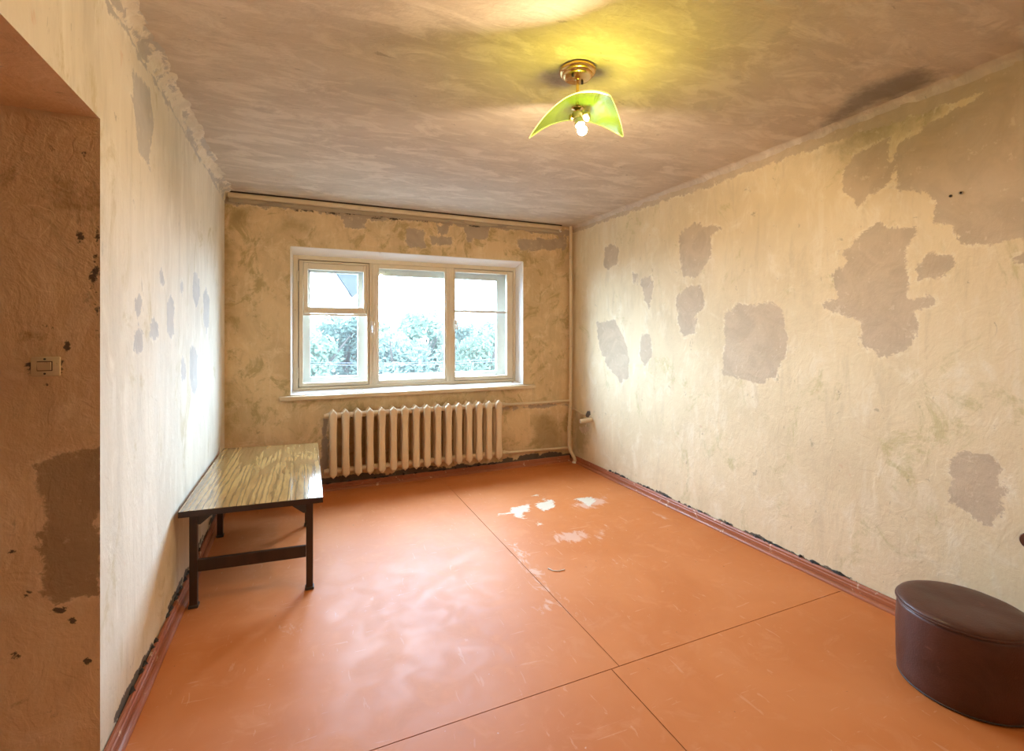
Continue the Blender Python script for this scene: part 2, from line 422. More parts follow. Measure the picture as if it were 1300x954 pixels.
def leaf_mat(name, c1, c2):
    n = N(name)
    a = n.noise(n.coords(), 1.4, 3)
    x = n.mix(n.remap(a, 0.35, 0.65), c1, c2)
    df = n.node('ShaderNodeBsdfDiffuse', {'Color': x}); tl = n.node('ShaderNodeBsdfTranslucent', {'Color': x})
    n.t.links.new(n.node('ShaderNodeMixShader', {0: 0.4, 1: df, 2: tl}), n.out.inputs[0])
    return n.m
LEAF = leaf_mat('leaves_green', (0.056, 0.078, 0.055), (0.080, 0.105, 0.072))
LEAF2 = leaf_mat('leaves_blue_green', (0.056, 0.076, 0.062), (0.078, 0.100, 0.078))
BARK = worn_paint('bark', (0.02, 0.017, 0.014), (0.035, 0.03, 0.025), 0.55, 0.9, 6, 0.6, spec=0.0)
YARD = worn_paint('yard_gravel', (0.085, 0.083, 0.08), (0.11, 0.10, 0.09), 0.55, 0.95, 0.7, 0.2, spec=0.0)
SIDING = worn_paint('white_siding', (0.78, 0.79, 0.80), (0.7, 0.7, 0.7), 0.66, 0.6, 3, 0.05)
ROOFM = worn_paint('grey_roof_sheet', (0.026, 0.027, 0.028), (0.036, 0.037, 0.038), 0.6, 0.9, 4, 0.1, spec=0.0)
WIREM = worn_paint('cable', (0.05, 0.05, 0.055), (0.04, 0.04, 0.04), 0.6, 0.9, spec=0.0)

# ------------------------------------------------------------------ structure: walls
def px_x(pts): return [(p.y, p.z) for p in (on_x(u, v, XR) for u, v in pts)]
def px_l(pts): return [(p.y, p.z) for p in (on_x(u, v, XL) for u, v in pts)]
def px_b(pts): return [(p.x, p.z) for p in (on_y(u, v, D) for u, v in pts)]
def px_h(pts): return [(p.x, p.z) for p in (on_y(u, v, YJ) for u, v in pts)]
def px_f(pts): return [(p.x, p.y) for p in (on_z(u, v, 0.0) for u, v in pts)]
def px_c(pts): return [(p.x, p.y) for p in (on_z(u, v, ZC) for u, v in pts)]
def rect(x0, x1, y0, y1): return [(x0, y0), (x1, y0), (x1, y1), (x0, y1)]
rnd = random.Random(7)
STEP = 0.0125

def wob(p, amp, f, seed): return amp * mnoise.noise(Vector((p[0] * f + seed, p[1] * f, p[2] * f)))

# right wall
right_patch = [px_x(q) for q in (
    [(1066, 244), (1070, 212), (1089, 194), (1128, 175), (1130, 231), (1103, 254), (1089, 260)],
    [(1137, 182), (1199, 146), (1330, 70), (1345, 318), (1287, 309), (1264, 316), (1218, 309), (1213, 286), (1190, 281), (1190, 254), (1153, 240), (1142, 244)],
    [(1285, 323), (1340, 310), (1340, 345), (1285, 332)],
    [(1116, 286), (1163, 290), (1149, 318), (1156, 355), (1151, 378), (1181, 371), (1193, 378), (1186, 392), (1165, 397), (1165, 429), (1153, 447), (1126, 454), (1093, 438), (1091, 406), (1045, 392), (1045, 383), (1061, 378), (1061, 350), (1075, 332), (1066, 318)],
    [(1163, 341), (1181, 327), (1209, 327), (1209, 341), (1190, 357), (1165, 355)],
    [(918, 397), (937, 387), (969, 385), (978, 383), (992, 392), (999, 429), (999, 452), (983, 475), (964, 489), (950, 484), (918, 475)],
    [(865, 290), (881, 284), (909, 286), (916, 290), (904, 300), (904, 327), (890, 346), (881, 355), (867, 350), (863, 323)],
    [(872, 364), (890, 362), (893, 387), (884, 397), (884, 424), (867, 429), (861, 410), (858, 378)],
    [(768, 314), (780, 308), (785, 318), (784, 337), (773, 345), (767, 337)],
    [(803, 346), (810, 348), (809, 362), (802, 360)],
    [(814, 355), (826, 348), (831, 364), (824, 390), (817, 383)],
    [(757, 410), (780, 406), (791, 424), (798, 447), (798, 479), (789, 486), (771, 466), (761, 438)],
    [(814, 424), (826, 424), (827, 452), (819, 463), (812, 452)],
    [(1209, 580), (1229, 575), (1256, 580), (1274, 589), (1274, 616), (1283, 625), (1270, 647), (1261, 670), (1247, 674), (1229, 652), (1207, 634), (1200, 620)],
    [(736, 543), (748, 540), (748, 548), (738, 551)])]
right_patch.append([(YF, 2.36), (2.0, 2.41), (D, 2.43), (D, 2.52), (YF, 2.52)])
right_chip = [rect(YF, D, -0.1, 0.055), px_x([(743, 527), (745, 523), (749, 522), (750, 526), (747, 530), (744, 530)])]
for k in range(16):
    y = rnd.uniform(1.6, 4.1); right_chip.append(ell((y, 0.062), rnd.uniform(.05, .16), rnd.uniform(.004, .02)))
right_stain = [px_x([(728, 520), (752, 535), (742, 580), (728, 575)]), px_x([(1040, 196), (1115, 140), (1195, 98), (1205, 140), (1110, 185)])]
s = Surf(); s.grid((XR, D, 0), (0, YF - D, 0), (0, 0, ZC), STEP, {'patch': right_patch, 'chip': right_chip, 'stain': right_stain}, 0)
s.box(XR, XR + 0.25, YF - 0.2, D + 0.35, 0, ZC, skip='-x')
wall_r = tag(s.build('wall_right', PL_R), 'long cream plaster wall with grey filler patches beside the pouf', 'wall', kind='structure')

# left wall with the opening to the hall
left_patch = []
for (u, v, w, h) in ((176, 386, 5, 12), (176, 432, 5, 16), (195, 420, 5, 14), (217, 405, 5, 30), (249, 367, 4, 22), (246, 470, 5, 35), (262, 395, 4, 30), (231, 365, 3, 12), (233, 470, 3, 20), (205, 350, 3, 10)):
    left_patch.append(px_l([(u - w, v - h * .6), (u, v - h), (u + w, v - h * .5), (u + w, v + h * .6), (u, v + h), (u - w, v + h * .5)]))
left_patch.append(px_l([(168, 90), (190, 110), (195, 150), (190, 215), (176, 195), (170, 140)]))
left_patch.append([(YF, 2.43), (D, 2.42), (D, 2.52), (YF, 2.52)])
left_chip = [rect(YJ, D, -0.1, 0.05)]
for k in range(22):
    y = rnd.uniform(2.0, 4.2); left_chip.append(ell((y, rnd.uniform(.05, .09)), rnd.uniform(.04, .14), rnd.uniform(.008, .035)))
left_stain = []
s = Surf(); PL = {'patch': left_patch, 'chip': left_chip, 'stain': left_stain}
s.grid((XL, YJ, 0), (0, D - YJ, 0), (0, 0, ZC), STEP, PL, 0)
s.grid((XL, 0.35, ZL), (0, YJ - 0.35, 0), (0, 0, ZC - ZL), STEP, PL, 0)
s.grid((XL, YF, 0), (0, 0.35 - YF, 0), (0, 0, ZC), 0.1, PL, 0)
s.box(XL - 0.25, XL, YF - 0.2, 0.35, 0, ZC, skip='+x')
s.box(-0.95, XL, 0.35, YJ, ZL, ZC, skip='+x -z')
hall_patch = [px_h([(40, 590), (75, 575), (127, 571), (127, 757), (98, 758), (72, 767), (55, 757), (55, 690), (50, 630)])]
hall_chip = [px_h(ell(c_, a, b, 9, r)) for c_, a, b, r in (((20, 834), 8, 7, 0), ((32, 757), 4, 3, 0), ((38, 468), 5, 6, 0), ((57, 488), 9, 2.5, 0), ((79, 463), 2, 12, 0), ((120, 345), 4, 22, 0.1), ((122, 400), 3, 30, 0),
             ((108, 195), 6, 4, 0), ((66, 188), 5, 2, .6), ((102, 300), 3, 6, 0), ((15, 700), 3, 2, 0), ((60, 415), 7, 3, .4), ((85, 440), 4, 7, .3), ((92, 790), 4, 3, 0), ((112, 840), 6, 5, 0), ((75, 775), 8, 3, 0), ((124, 300), 2, 14, 0))]
s.grid((-2.0, YJ, 0), (1.13, 0, 0), (0, 0, ZC), 0.1, None, 1, mat=1)
s.grid((-0.87, YJ, 0), (0.87 + XL, 0, 0), (0, 0, ZC), 0.007, {'patch': hall_patch, 'chip': hall_chip}, 1, mat=1)
s.grid((-0.95, 0.35, ZL), (0.95 + XL, 0, 0), (0, YJ - 0.35, 0), 0.05, None, 2, mat=1)
s.box(-2.2, XL, YJ, YJ + 0.2, 0, ZC, skip='-y +x', mat=1)
s.box(XL - 0.25, XL, YJ + 0.2, D + 0.35, 0, ZC, skip='+x -y')
s.box(-2.2, -2.0, YF - 0.2, YJ, 0, ZC, skip='', mat=1)
wall_l = tag(s.build('wall_left', [PL_L, PL_H]), 'streaked cream plaster wall with hall opening and lintel beside the table', 'wall', kind='structure')

# wall behind the camera
s = Surf(); s.grid((-2.0, YF, 0), (XR + 2.0, 0, 0), (0, 0, ZC), 0.2, None, 1); s.box(-2.2, XR, YF - 0.2, YF, 0, ZC, skip='+y')
tag(s.build('wall_front', PL_R), 'bare cream plaster wall opposite the window', 'wall', kind='structure')

# back wall around the window opening
WX0, WX1, WZ0, WZ1 = -0.095, 2.075, 0.84, 2.10
back_patch = [px_b(q) for q in (
    [(433, 273), (463, 272), (464, 290), (436, 291)], [(515, 291), (539, 290), (540, 315), (517, 316)], [(590, 287), (622, 288), (621, 304), (593, 306)],
    [(655, 304), (718, 301), (719, 316), (660, 319)], [(555, 286), (568, 286), (568, 297), (556, 297)], [(470, 262), (500, 270), (500, 280), (472, 280)],
    [(500, 330), (520, 330), (520, 338), (500, 338)], [(408, 530), (416, 528), (416, 600), (409, 600)], [(545, 300), (575, 302), (574, 312), (548, 310)])]
back_patch += [rect(XL, XR, 2.405, 2.46), rect(1.8, 2.6, 0.585, 0.615)]
back_stain = [px_b(q) for q in ([(676, 527), (696, 523), (712, 540), (714, 570), (690, 572), (676, 566)], [(288, 262), (322, 262), (318, 284), (292, 286)],
    [(355, 275), (395, 280), (392, 296), (360, 290)], [(280, 300), (296, 310), (290, 420), (280, 430)], [(283, 480), (296, 490), (290, 560), (283, 560)])]
back_stain += [rect(2.2, 2.66, -0.05, 0.10)]
back_chip = [rect(0.0, XR, -0.1, 0.075)]
for k in range(22):
    back_chip.append(ell((rnd.uniform(0.1, 2.5), rnd.uniform(.06, .10)), rnd.uniform(.05, .15), rnd.uniform(.01, .035)))
for k in range(14):
    back_chip.append(ell((rnd.uniform(-.5, 1.6), rnd.uniform(2.40, 2.425)), rnd.uniform(.03, .1), rnd.uniform(.002, .008)))
PB = {'patch': back_patch, 'chip': back_chip, 'stain': back_stain}
s = Surf()
for (x0, x1, z0, z1) in ((XL, WX0, 0, ZC), (WX1, XR, 0, ZC), (WX0, WX1, 0, WZ0), (WX0, WX1, WZ1, ZC)):
    s.grid((x0, D, z0), (x1 - x0, 0, 0), (0, 0, z1 - z0), STEP, PB, 1)
    s.box(x0, x1, D, D + 0.35, z0, z1, skip='-y')
wall_b = tag(s.build('wall_back', PL_B), 'plaster wall coloured warm as if lamplit, around the window and above the radiator', 'wall', kind='structure')

# ceiling
ceil_stain = [px_c([(1040, 165), (1070, 120), (1180, 80), (1200, 102), (1100, 140)]), px_c([(690, 92), (712, 86), (715, 104), (700, 106)])]
ceil_patch = [px_c([(870, 0), (1010, 0), (1000, 50), (900, 60)]), px_c([(870, 130), (930, 122), (920, 138), (880, 142)])]  # first outline puts the lamp-lit zone into the ceiling colour
s = Surf(); s.grid((XL, YF, ZC), (XR - XL, 0, 0), (0, D - YF, 0), 0.03, {'patch': ceil_patch, 'stain': ceil_stain}, 2)
s.grid((-2.0, YF, ZC), (2.0 + XL, 0, 0), (0, YJ - YF, 0), 0.3, None, 2)
s.box(-2.2, XR + 0.25, YF - 0.2, D + 0.35, ZC, ZC + 0.2, skip='-z')
ceil = tag(s.build('ceiling', PL_C), 'grey smeared plaster ceiling with one lamp hanging from it', 'ceiling', kind='structure')

# rough plaster coves where the walls meet the ceiling
def cove(name, mat, parent, x, sgn, y0, y1, r, amp, seed):
    ny = int((y1 - y0) / 0.02); na = 9; S = Surf(); base = []
    for i in range(ny + 1):
        y = y0 + (y1 - y0) * i / ny
        rr = r * (1 + 0.35 * mnoise.noise(Vector((y * 2.2 + seed, 0, 0))) + 0.25 * mnoise.noise(Vector((y * 9 + seed, 3, 0))))
        row = []
        for k in range(na):
            t = k / (na - 1) * math.pi / 2
            e = amp * math.sin(2 * t) * (mnoise.noise(Vector((y * 14, t * 3 + seed, 1.0))) + 0.5 * mnoise.noise(Vector((y * 40, t * 6 + seed, 7.0))))
            q = 1 - math.sin(t), 1 - math.cos(t)
            row.append((x + sgn * (q[0] * rr + e * .7 - 0.002), y, ZC - q[1] * rr - e * .7 + 0.002))
        base.append(row)
    for i in range(ny + 1):
        for k in range(na):
            S.v.append(base[i][k])
            S.a['patch'].append(-1.0 if sgn < 0 else 0.06 * mnoise.noise(Vector((base[i][k][1] * 3, k * .3, 5.0))) - 0.01); S.a['chip'].append(-1.0); S.a['stain'].append(-1.0)
    for i in range(ny):
        for k in range(na - 1):
            a = i * na + k
            q = (a, a + 1, a + na + 1, a + na); S.f.append(q if sgn > 0 else q[::-1]); S.m.append(0)
    o = S.build(name, mat, parent)
    for p in o.data.polygons: p.use_smooth = True
    return o
# k runs from the wall foot of the cove (t=0 -> x offset r, z at ceiling) so orient: t=0 lies on the ceiling, t=90 on the wall
cove('plaster_cove', PL_L, wall_l, XL, 1, YJ - 1.4, D, 0.075, 0.018, 2.0)
cove('plaster_cove', PL_C, wall_r, XR, -1, 0.4, D, 0.05, 0.010, 9.0)

# ------------------------------------------------------------------ floor: dark subfloor and hardboard sheets
mb = MB(); mb.box(-2.2, XR + 0.25, YF - 0.2, D + 0.35, -0.2, -0.005)
floor = tag(mb.build('floor', SUBFL), 'orange painted hardboard sheet floor with scuffs and plaster spills', 'floor', kind='structure')
floor_patch = [px_f(q) for q in ([(626, 655), (648, 650), (650, 645), (672, 640), (671, 649), (662, 652), (668, 660), (655, 657), (650, 653)],
    [(680, 641), (692, 636), (686, 630), (676, 630), (684, 628), (692, 634), (704, 636), (704, 645), (690, 649), (682, 646)],
    [(728, 633), (752, 631), (757, 638), (749, 643), (738, 638)], [(680, 662), (690, 666), (684, 668)])]
floor_stain = [px_f(q) for q in ([(700, 678), (740, 672), (755, 684), (730, 692), (704, 688)], [(720, 640), (770, 628), (775, 640), (740, 650)],
    [(753, 690), (768, 664), (772, 668), (760, 696)], [(640, 690), (655, 688), (720, 765), (745, 790), (720, 785), (680, 740)], [(780, 712), (800, 716), (790, 722)],
    [(675, 770), (700, 760), (705, 772), (684, 780)], [(825, 650), (850, 655), (845, 662)], [(355, 795), (385, 790), (380, 805)], [(415, 775), (440, 778), (430, 788)])]
SX, SY, SX2 = 1.190, 1.617, 1.150
G = 0.0018
panels = [(XL - 0.0, SX - G, SY + G, 4.315 - G), (SX + G, XR, SY + G, 4.315 - G), (XL, SX - G, 4.315 + G, D), (SX + G, XR, 4.315 + G, D),
          (XL, SX2 - G, YF, SY - G), (SX2 + G, XR, YF, SY - G), (-2.0, XL - 2 * G, YF, YJ)]
for (x0, x1, y0, y1) in panels:
    S = Surf()
    S.grid((x0, y0, 0), (x1 - x0, 0, 0), (0, y1 - y0, 0), 0.02, {'patch': floor_patch, 'stain': floor_stain}, 2)
    S.box(x0, x1, y0, y1, -0.0045, 0, skip='+z')
    S.build('floor_panel', FLOOR, floor)

# ------------------------------------------------------------------ baseboards
def baseboard(name, ax, wallpos, sgn, a, b, label, h=0.062, t=0.022):
    e = empty(name, (0, 0, 0)); tag(e, label, 'baseboard', kind='structure')
    def P(prof): return [(wallpos + sgn * o, z) for o, z in prof]
    board = [(0.004, 0.0), (t, 0.0), (t, h * .62), (t * .82, h * .70), (t * .82, h * .86), (t * .6, h), (0.004, h)]
    quarter = [(t + .0005, 0.0), (t + .020, 0.0), (t + .019, 0.008), (t + .014, 0.015), (t + .007, 0.019), (t + .0005, 0.020)]
    mb = MB()
    def ext(mb, prof):
        n = max(2, int(abs(b - a) / 0.12)); rings = []
        for i in range(n + 1):
            p = a + (b - a) * i / n
            w = 0.0022 * mnoise.noise(Vector((p * 3.1, wallpos, 0.0)))
            r = []
            for (o, z) in P(prof):
                o2 = o + sgn * (w if abs(o - wallpos) > 0.01 else 0)
                r.append((o2, p, z) if ax == 1 else (p, o2, z))
            rings.append(r)
        mb.rings(rings)
    ext(mb, board); mb.build('board', BASEB, e)
    mb = MB(); ext(mb, quarter); mb.build('quarter_round', BASEB, e)
    return e
baseboard('baseboard_right', 1, XR, -1, YF, D - 0.002, 'red-brown painted skirting along the wall with grey filler patches')
baseboard('baseboard_left', 1, XL, 1, YJ + 0.01, D - 0.002, 'red-brown painted skirting behind the coffee table')
baseboard('baseboard_back', 0, D, -1, XL + 0.045, XR - 0.045, 'red-brown painted skirting below the radiator', 0.058)
# crumbled dark mortar between plaster and skirting, as lumps sitting on the boards' top edge
def crumbs(parent, ax, wallpos, sgn, a, b, z, n, seed):
    r_ = random.Random(seed)
    for k in range(n):
        p = r_.uniform(a, b); L = r_.uniform(.015, .06); h = r_.uniform(.002, .010)
        mb = MB(); rings = []
        for i in range(5):
            q = p + (i / 4 - .5) * L; w = math.sin(math.pi * (i + .3) / 4.6)
            o0 = wallpos + sgn * 0.0005; o1 = wallpos + sgn * (0.004 + .011 * w * r_.uniform(.7, 1.2))
            zz = z + h * w * r_.uniform(.6, 1.2)
            pts = [(o0, z - .004), (o1, z - .004), (o1 * .6 + o0 * .4, zz), (o0, zz + .003)]
            rings.append([(o, q, y) if ax == 1 else (q, o, y) for o, y in pts])
        mb.rings(rings); mb.build('mortar_crumb', MORTAR, parent)
crumbs(wall_r, 1, XR, -1, 1.5, 3.9, 0.064, 26, 3)
crumbs(wall_l, 1, XL, 1, 2.1, 3.6, 0.064, 22, 4)
crumbs(wall_b, 0, D, -1, 0.2, 1.8, 0.060, 20, 5)

# ------------------------------------------------------------------ window
win = tag(empty('window_1', (0.98, D, WZ0)), 'double wooden window with three bays and flaking cream paint', 'window', kind='structure')
def wpart(mb, name, mat, parent=None, smooth=False):
    o = mb.build(name, mat, None, smooth)
    par = parent or win
    o.parent = par
    M = par.matrix_world.copy()
    loc = Vector((0, 0, 0)); q = par
    while q: loc += Vector(q.location); q = q.parent
    o.location = -loc
    return o
FY = D + 0.10
def ringslab(mb, o0, o1, y0, y1, t=0.02):
    """funnel lining from rectangle o0 (x0,x1,z0,z1) at y0 to o1 at y1"""
    def quad(a, b, c, d, n):
        n = Vector(n) * t
        mb.hexa([Vector(a), Vector(b), Vector(c), Vector(d), Vector(a) + n, Vector(b) + n, Vector(c) + n, Vector(d) + n])
    (a0, a1, b0, b1), (c0, c1, d0, d1) = o0, o1
    quad((a0, y0, b1), (a1, y0, b1), (c1, y1, d1), (c0, y1, d1), (0, 0, 1))
    quad((a1, y0, b0), (a1, y0, b1), (c1, y1, d1), (c1, y1, d0), (1, 0, 0))
    quad((a0, y0, b0), (a0, y0, b1), (c0, y1, d1), (c0, y1, d0), (-1, 0, 0))
    quad((a0, y0, b0), (a1, y0, b0), (c1, y1, d0), (c0, y1, d0), (0, 0, -1))
mb = MB(); ringslab(mb, (WX0 + .006, WX1 - .006, WZ0 + .004, WZ1 - .006), (-0.075, 2.032, 0.866, 2.045), D - 0.006, FY, 0.006)
wpart(mb, 'reveal', REVEAL)
mb = MB(); ringslab(mb, (-0.078, 2.035, 0.862, 2.048), (-0.085, 2.045, 0.855, 2.055), FY + .045, D + 0.34, 0.008)
wpart(mb, 'box_lining', WINO)
# sill board
mb = MB(); mb.box(-0.178, 2.195, D - 0.055, D - 0.0005, 0.797, 0.835, 0.010, 3)
wpart(mb, 'window_sill', CREAM)
mb = MB(); mb.box(WX0 + .006, WX1 - .006, D - .02, FY, 0.835, 0.8432, 0.0)
wpart(mb, 'sill_top', REVEAL)
# fixed inner frame
mb = MB()
mb.box(-0.074, -0.034, FY, FY + .06, 0.866, 2.044, .003); mb.box(2.004, 2.031, FY, FY + .06, 0.866, 2.044, .003)
mb.box(-0.034, 2.004, FY, FY + .06, 2.006, 2.044, .003); mb.box(-0.034, 2.004, FY, FY + .06, 0.866, 0.890, .003)
wpart(mb, 'window_frame', WINC)
for x0, x1 in ((0.562, 0.636), (1.288, 1.372)):
    mb = MB(); mb.box(x0, x1, FY - .004, FY + .06, 0.890, 2.006, .004)
    xm = (x0 + x1) / 2; mb.box(xm - .012, xm + .012, FY - .014, FY - .004, 0.893, 2.003, .004)
    wpart(mb, 'mullion', WINC)
def frame_ring(x0, x1, z0, z1, l, r, b, t, y0, y1, bev=.003):
    mb = MB()
    mb.box(x0, x0 + l, y0, y1, z0, z1, bev); mb.box(x1 - r, x1, y0, y1, z0, z1, bev)
    mb.box(x0 + l, x1 - r, y0, y1, z0, z0 + b, bev); mb.box(x0 + l, x1 - r, y0, y1, z1 - t, z1, bev)
    return mb
def pane(x0, x1, z0, z1, y, mat, parent=None):
    mb = MB(); mb.box(x0 - .006, x1 + .006, y, y + .004, z0 - .006, z1 + .006)
    return wpart(mb, 'pane', mat, parent)
# left casement with vent leaf
mb = frame_ring(-0.036, 0.564, 0.889, 2.007, .016, .012, .012, .012, FY + .041, FY + .05, .0)
wpart(mb, 'gap_shade', DARKM)  # dark strip paints the shade seen in the casement gaps
mb = frame_ring(1.3725, 2.0055, 0.889, 2.007, .005, .016, .012, .012, FY + .041, FY + .05, .0)
wpart(mb, 'gap_shade', DARKM)  # same painted gap shade around the right casement
mb = frame_ring(-0.028, 0.558, 0.896, 1.999, .033, .017, .032, .017, FY - .006, FY + .04)
mb.box(0.005, 0.541, FY - .003, FY + .036, 1.520, 1.536, .002)
ca = wpart(mb, 'casement', WINC)
pane(0.005, 0.541, 0.928, 1.520, FY + .018, PANE_I, ca)
mb = frame_ring(0.0065, 0.5385, 1.5385, 1.979, .0365, .0275, .0545, .055, FY - .012, FY + .030, .004)
vl = wpart(mb, 'vent_leaf', WINC)
pane(0.043, 0.511, 1.593, 1.924, FY + .010, PANE_I, vl)
# centre pane with beads
mb = frame_ring(0.637, 1.287, 0.891, 2.005, .012, .012, .036, .040, FY + .004, FY + .035)
wpart(mb, 'glazing_bead', WINC)
pane(0.649, 1.275, 0.927, 1.965, FY + .02, PANE_I)
# right casement
mb = frame_ring(1.374, 1.998, 0.896, 1.999, .006, .065, .036, .031, FY - .006, FY + .04)
cb = wpart(mb, 'casement', WINC)
mb = MB(); mb.box(1.380, 1.933, FY + .004, FY + .034, 1.568, 1.586, .002); wpart(mb, 'glazing_bar', WINO, cb)
pane(1.380, 1.933, 0.932, 1.568, FY + .02, PANE_I, cb); pane(1.380, 1.933, 1.586, 1.968, FY + .02, PANE_I, cb)
# handles, hinges, wedge
def handle(x, z):
    mb = MB(); mb.box(x - .010, x + .010, FY - .020, FY - .0145, z - .045, z + .045, .003)
    mb.tube([(x, FY - .018, z), (x, FY - .045, z), (x, FY - .052, z - .012), (x, FY - .052, z - .06)], [.006, .006, .007, .006], 10)
    auto_smooth(wpart(mb, 'window_handle', WHITEP))
handle(0.585, 1.43); handle(1.385, 1.45)
for x, zs in ((-0.037, (1.86, 1.02)), (2.006, (1.86, 1.08))):
    for z in zs:
        mb = MB(); mb.tube([(x, FY - .012, z - .045), (x, FY - .012, z - .002), (x, FY - .012, z + .045)], .007, 10); mb.tube([(x, FY - .012, z + .045), (x, FY - .012, z + .055)], [.005, .002], 10)
        auto_smooth(wpart(mb, 'hinge', WINC))
mb = MB(); mb.tube([(0.004, FY - .016, 1.79), (0.004, FY - .016, 1.87)], .006, 8); auto_smooth(wpart(mb, 'hinge', WINC, vl))
# outer sashes
OY = D + 0.235
mb = MB()
for x0, x1 in ((-0.085, 0.066), (0.475, 0.63), (1.315, 1.405), (1.875, 2.045)): mb.box(x0, x1, OY, OY + .045, 0.858, 2.052, .003)
for x0, x1 in ((0.066, .475), (.63, 1.315), (1.405, 1.875)):
    mb.box(x0, x1, OY, OY + .045, 1.915, 2.052, .003); mb.box(x0, x1, OY, OY + .045, 0.858, 0.968, .003)
mb.box(0.066, .475, OY, OY + .045, 1.545, 1.60, .003); mb.box(1.405, 1.875, OY, OY + .045, 1.575, 1.605, .003)
osash = wpart(mb, 'outer_sash', WINO)
for x0, x1, z0, z1 in ((.066, .475, .968, 1.545), (.066, .475, 1.60, 1.915), (.63, 1.315, .968, 1.915), (1.405, 1.875, .968, 1.575), (1.405, 1.875, 1.605, 1.915)):
    pane(x0, x1, z0, z1, OY + .02, PANE_O, osash)
# little red and green cap left on the sill
mb = MB(); mb.lathe([(.004, 0), (.014, .001), (.015, .012), (.013, .018), (.004, .020)], (1.985, FY - .03, 0.8433), 16)
tag(auto_smooth(mb.build('bottle_cap', REDP)), 'tiny red and green cap lying in the window sill corner', 'cap')

# ------------------------------------------------------------------ curtain rail board under the ceiling
rail = tag(empty('curtain_rail', (0.97, D - 0.035, 2.45)), 'long pale wooden curtain board under the ceiling above the window', 'curtain rail')
def lpart(mb, name, mat, parent, sm=True):
    o = mb.build(name, mat, parent); o.location = -Vector(parent.location)
    return auto_smooth(o) if sm else o
mb = MB(); mb.box(-0.545, 2.49, D - 0.062, D - 0.0008, 2.452, 2.4885, .006, 2); lpart(mb, 'board', CREAM, rail)
mb = MB(); mb.box(-0.545, 2.485, D - 0.030, D - 0.0008, 2.420, 2.4515, .004); lpart(mb, 'backing_strip', GREYW, rail)
mb = MB(); mb.box(-0.545, 2.495, D - 0.066, D - 0.0008, 2.489, 2.4985, .002); lpart(mb, 'top_dark_strip', LEGW, rail)  # thin dark strip along the line between board and ceiling
mb = MB(); mb.tube([(2.475, D - .05, 2.452), (2.475, D - .05, 2.438), (2.478, D - .058, 2.428), (2.484, D - .066, 2.432)], .008, 10); lpart(mb, 'end_hook', WHITEP, rail)

# ------------------------------------------------------------------ radiator
RN = 16; RX0 = 0.238; RP = 0.1003; RY = D - 0.105
rad = tag(empty('radiator', (RX0, RY, 0.12)), 'cream cast iron radiator with sixteen ribs under the window', 'radiator')
def section():
    mb = MB()
    zb, zt = 0.0, 0.575                       # local heights
    prof = [(0.000, .003), (0.010, .012), (0.026, .0275), (0.034, .0315), (0.10, .0315), (0.17, .0290), (0.24, .0270), (0.36, .0270), (0.43, .0290), (0.48, .0315), (0.541, .0315), (0.549, .0275), (0.565, .012), (0.575, .003)]
    for yc, dpt in ((-0.042, .027), (0.042, .024)):
        rings = []
        for z, w in prof:
            dd = dpt * (0.35 + 0.65 * min(1, w / .0235)); r = []
            for k in range(14):
                t = 2 * math.pi * k / 14
                cx = math.copysign(abs(math.cos(t)) ** .5, math.cos(t)); cy = math.copysign(abs(math.sin(t)) ** .62, math.sin(t))
                r.append((w * cx, yc + dd * cy, z))
            rings.append(r)
        mb.rings(rings)
    for z in (0.052, 0.523):                  # hubs and bridges at the nipples
        mb.tube([(-RP / 2 - .0005, 0, z), (-.026, 0, z), (.026, 0, z), (RP / 2 - .001, 0, z)], [.024, .024, .026, .024], 14)
        mb.tube([(0, -.05, z), (0, .05, z)], .020, 10)
    o = auto_smooth(mb.build('section', RADP, rad), 50)
    return o
s0 = section()
for i in range(RN):
    o = s0 if i == 0 else s0.copy()
    if i: col.objects.link(o); o.parent = rad
    o.location = (i * RP, 0, 0.018)
for z in (0.07, 0.541):
    mb = MB(); mb.tube([(-RP / 2 - .022, 0, z), (-RP / 2 - .020, 0, z), (-RP / 2 - .001, 0, z)], [.014, .020, .021], 6); auto_smooth(mb.build('end_plug', RADP, rad))
for i in (1, 9, 14):
    mb = MB(); mb.tube([((i + .5) * RP, .0, .515), ((i + .5) * RP, .03, .509), ((i + .5) * RP, .1045, .509)], .007, 8); auto_smooth(mb.build('wall_bracket', DARKM, rad))

# ------------------------------------------------------------------ heating riser and its branches
rx, ry = 2.612, D - 0.045
riser = tag(empty('heating_riser', (rx, ry, 0)), 'cream heating pipe rising in the corner beside the radiator', 'pipe')
mb = MB()
mb.tube([(rx, ry, ZC - .0005), (rx, ry, 2.0), (rx, ry, 1.0), (rx - .003, ry, 0.62), (rx - .022, ry - .005, 0.36), (rx - .022, ry - .005, 0.17), (rx - .014, ry - .012, 0.12), (rx + .008, ry - .055, 0.055), (rx + .012, ry - .062, 0.03), (rx + .012, ry - .062, 0.0005)], .019, 14); lpart(mb, 'riser_pipe', CREAM, riser)
mb = MB(); mb.tube([(rx - .02, ry - .003, 0.335), (rx - .021, ry - .004, 0.375)], .0225, 14); lpart(mb, 'coupling', CREAM, riser)
xe = RX0 + (RN - 1) * RP + RP / 2
mb = MB(); mb.tube([(xe + .0015, RY, 0.12 + .541), (xe + .05, RY, .661), (xe + .09, RY + .03, .655), (xe + .14, D - .045, .648), (rx - .02, ry, 0.648)], .0135, 12); lpart(mb, 'supply_pipe', CREAM, riser)
mb = MB(); mb.tube([(xe + .0015, RY, 0.12 + .07), (xe + .05, RY, .19), (xe + .09, RY + .03, .175), (xe + .14, D - .045, .166), (rx - .04, ry - .004, 0.152)], .0135, 12); lpart(mb, 'return_pipe', CREAM, riser)
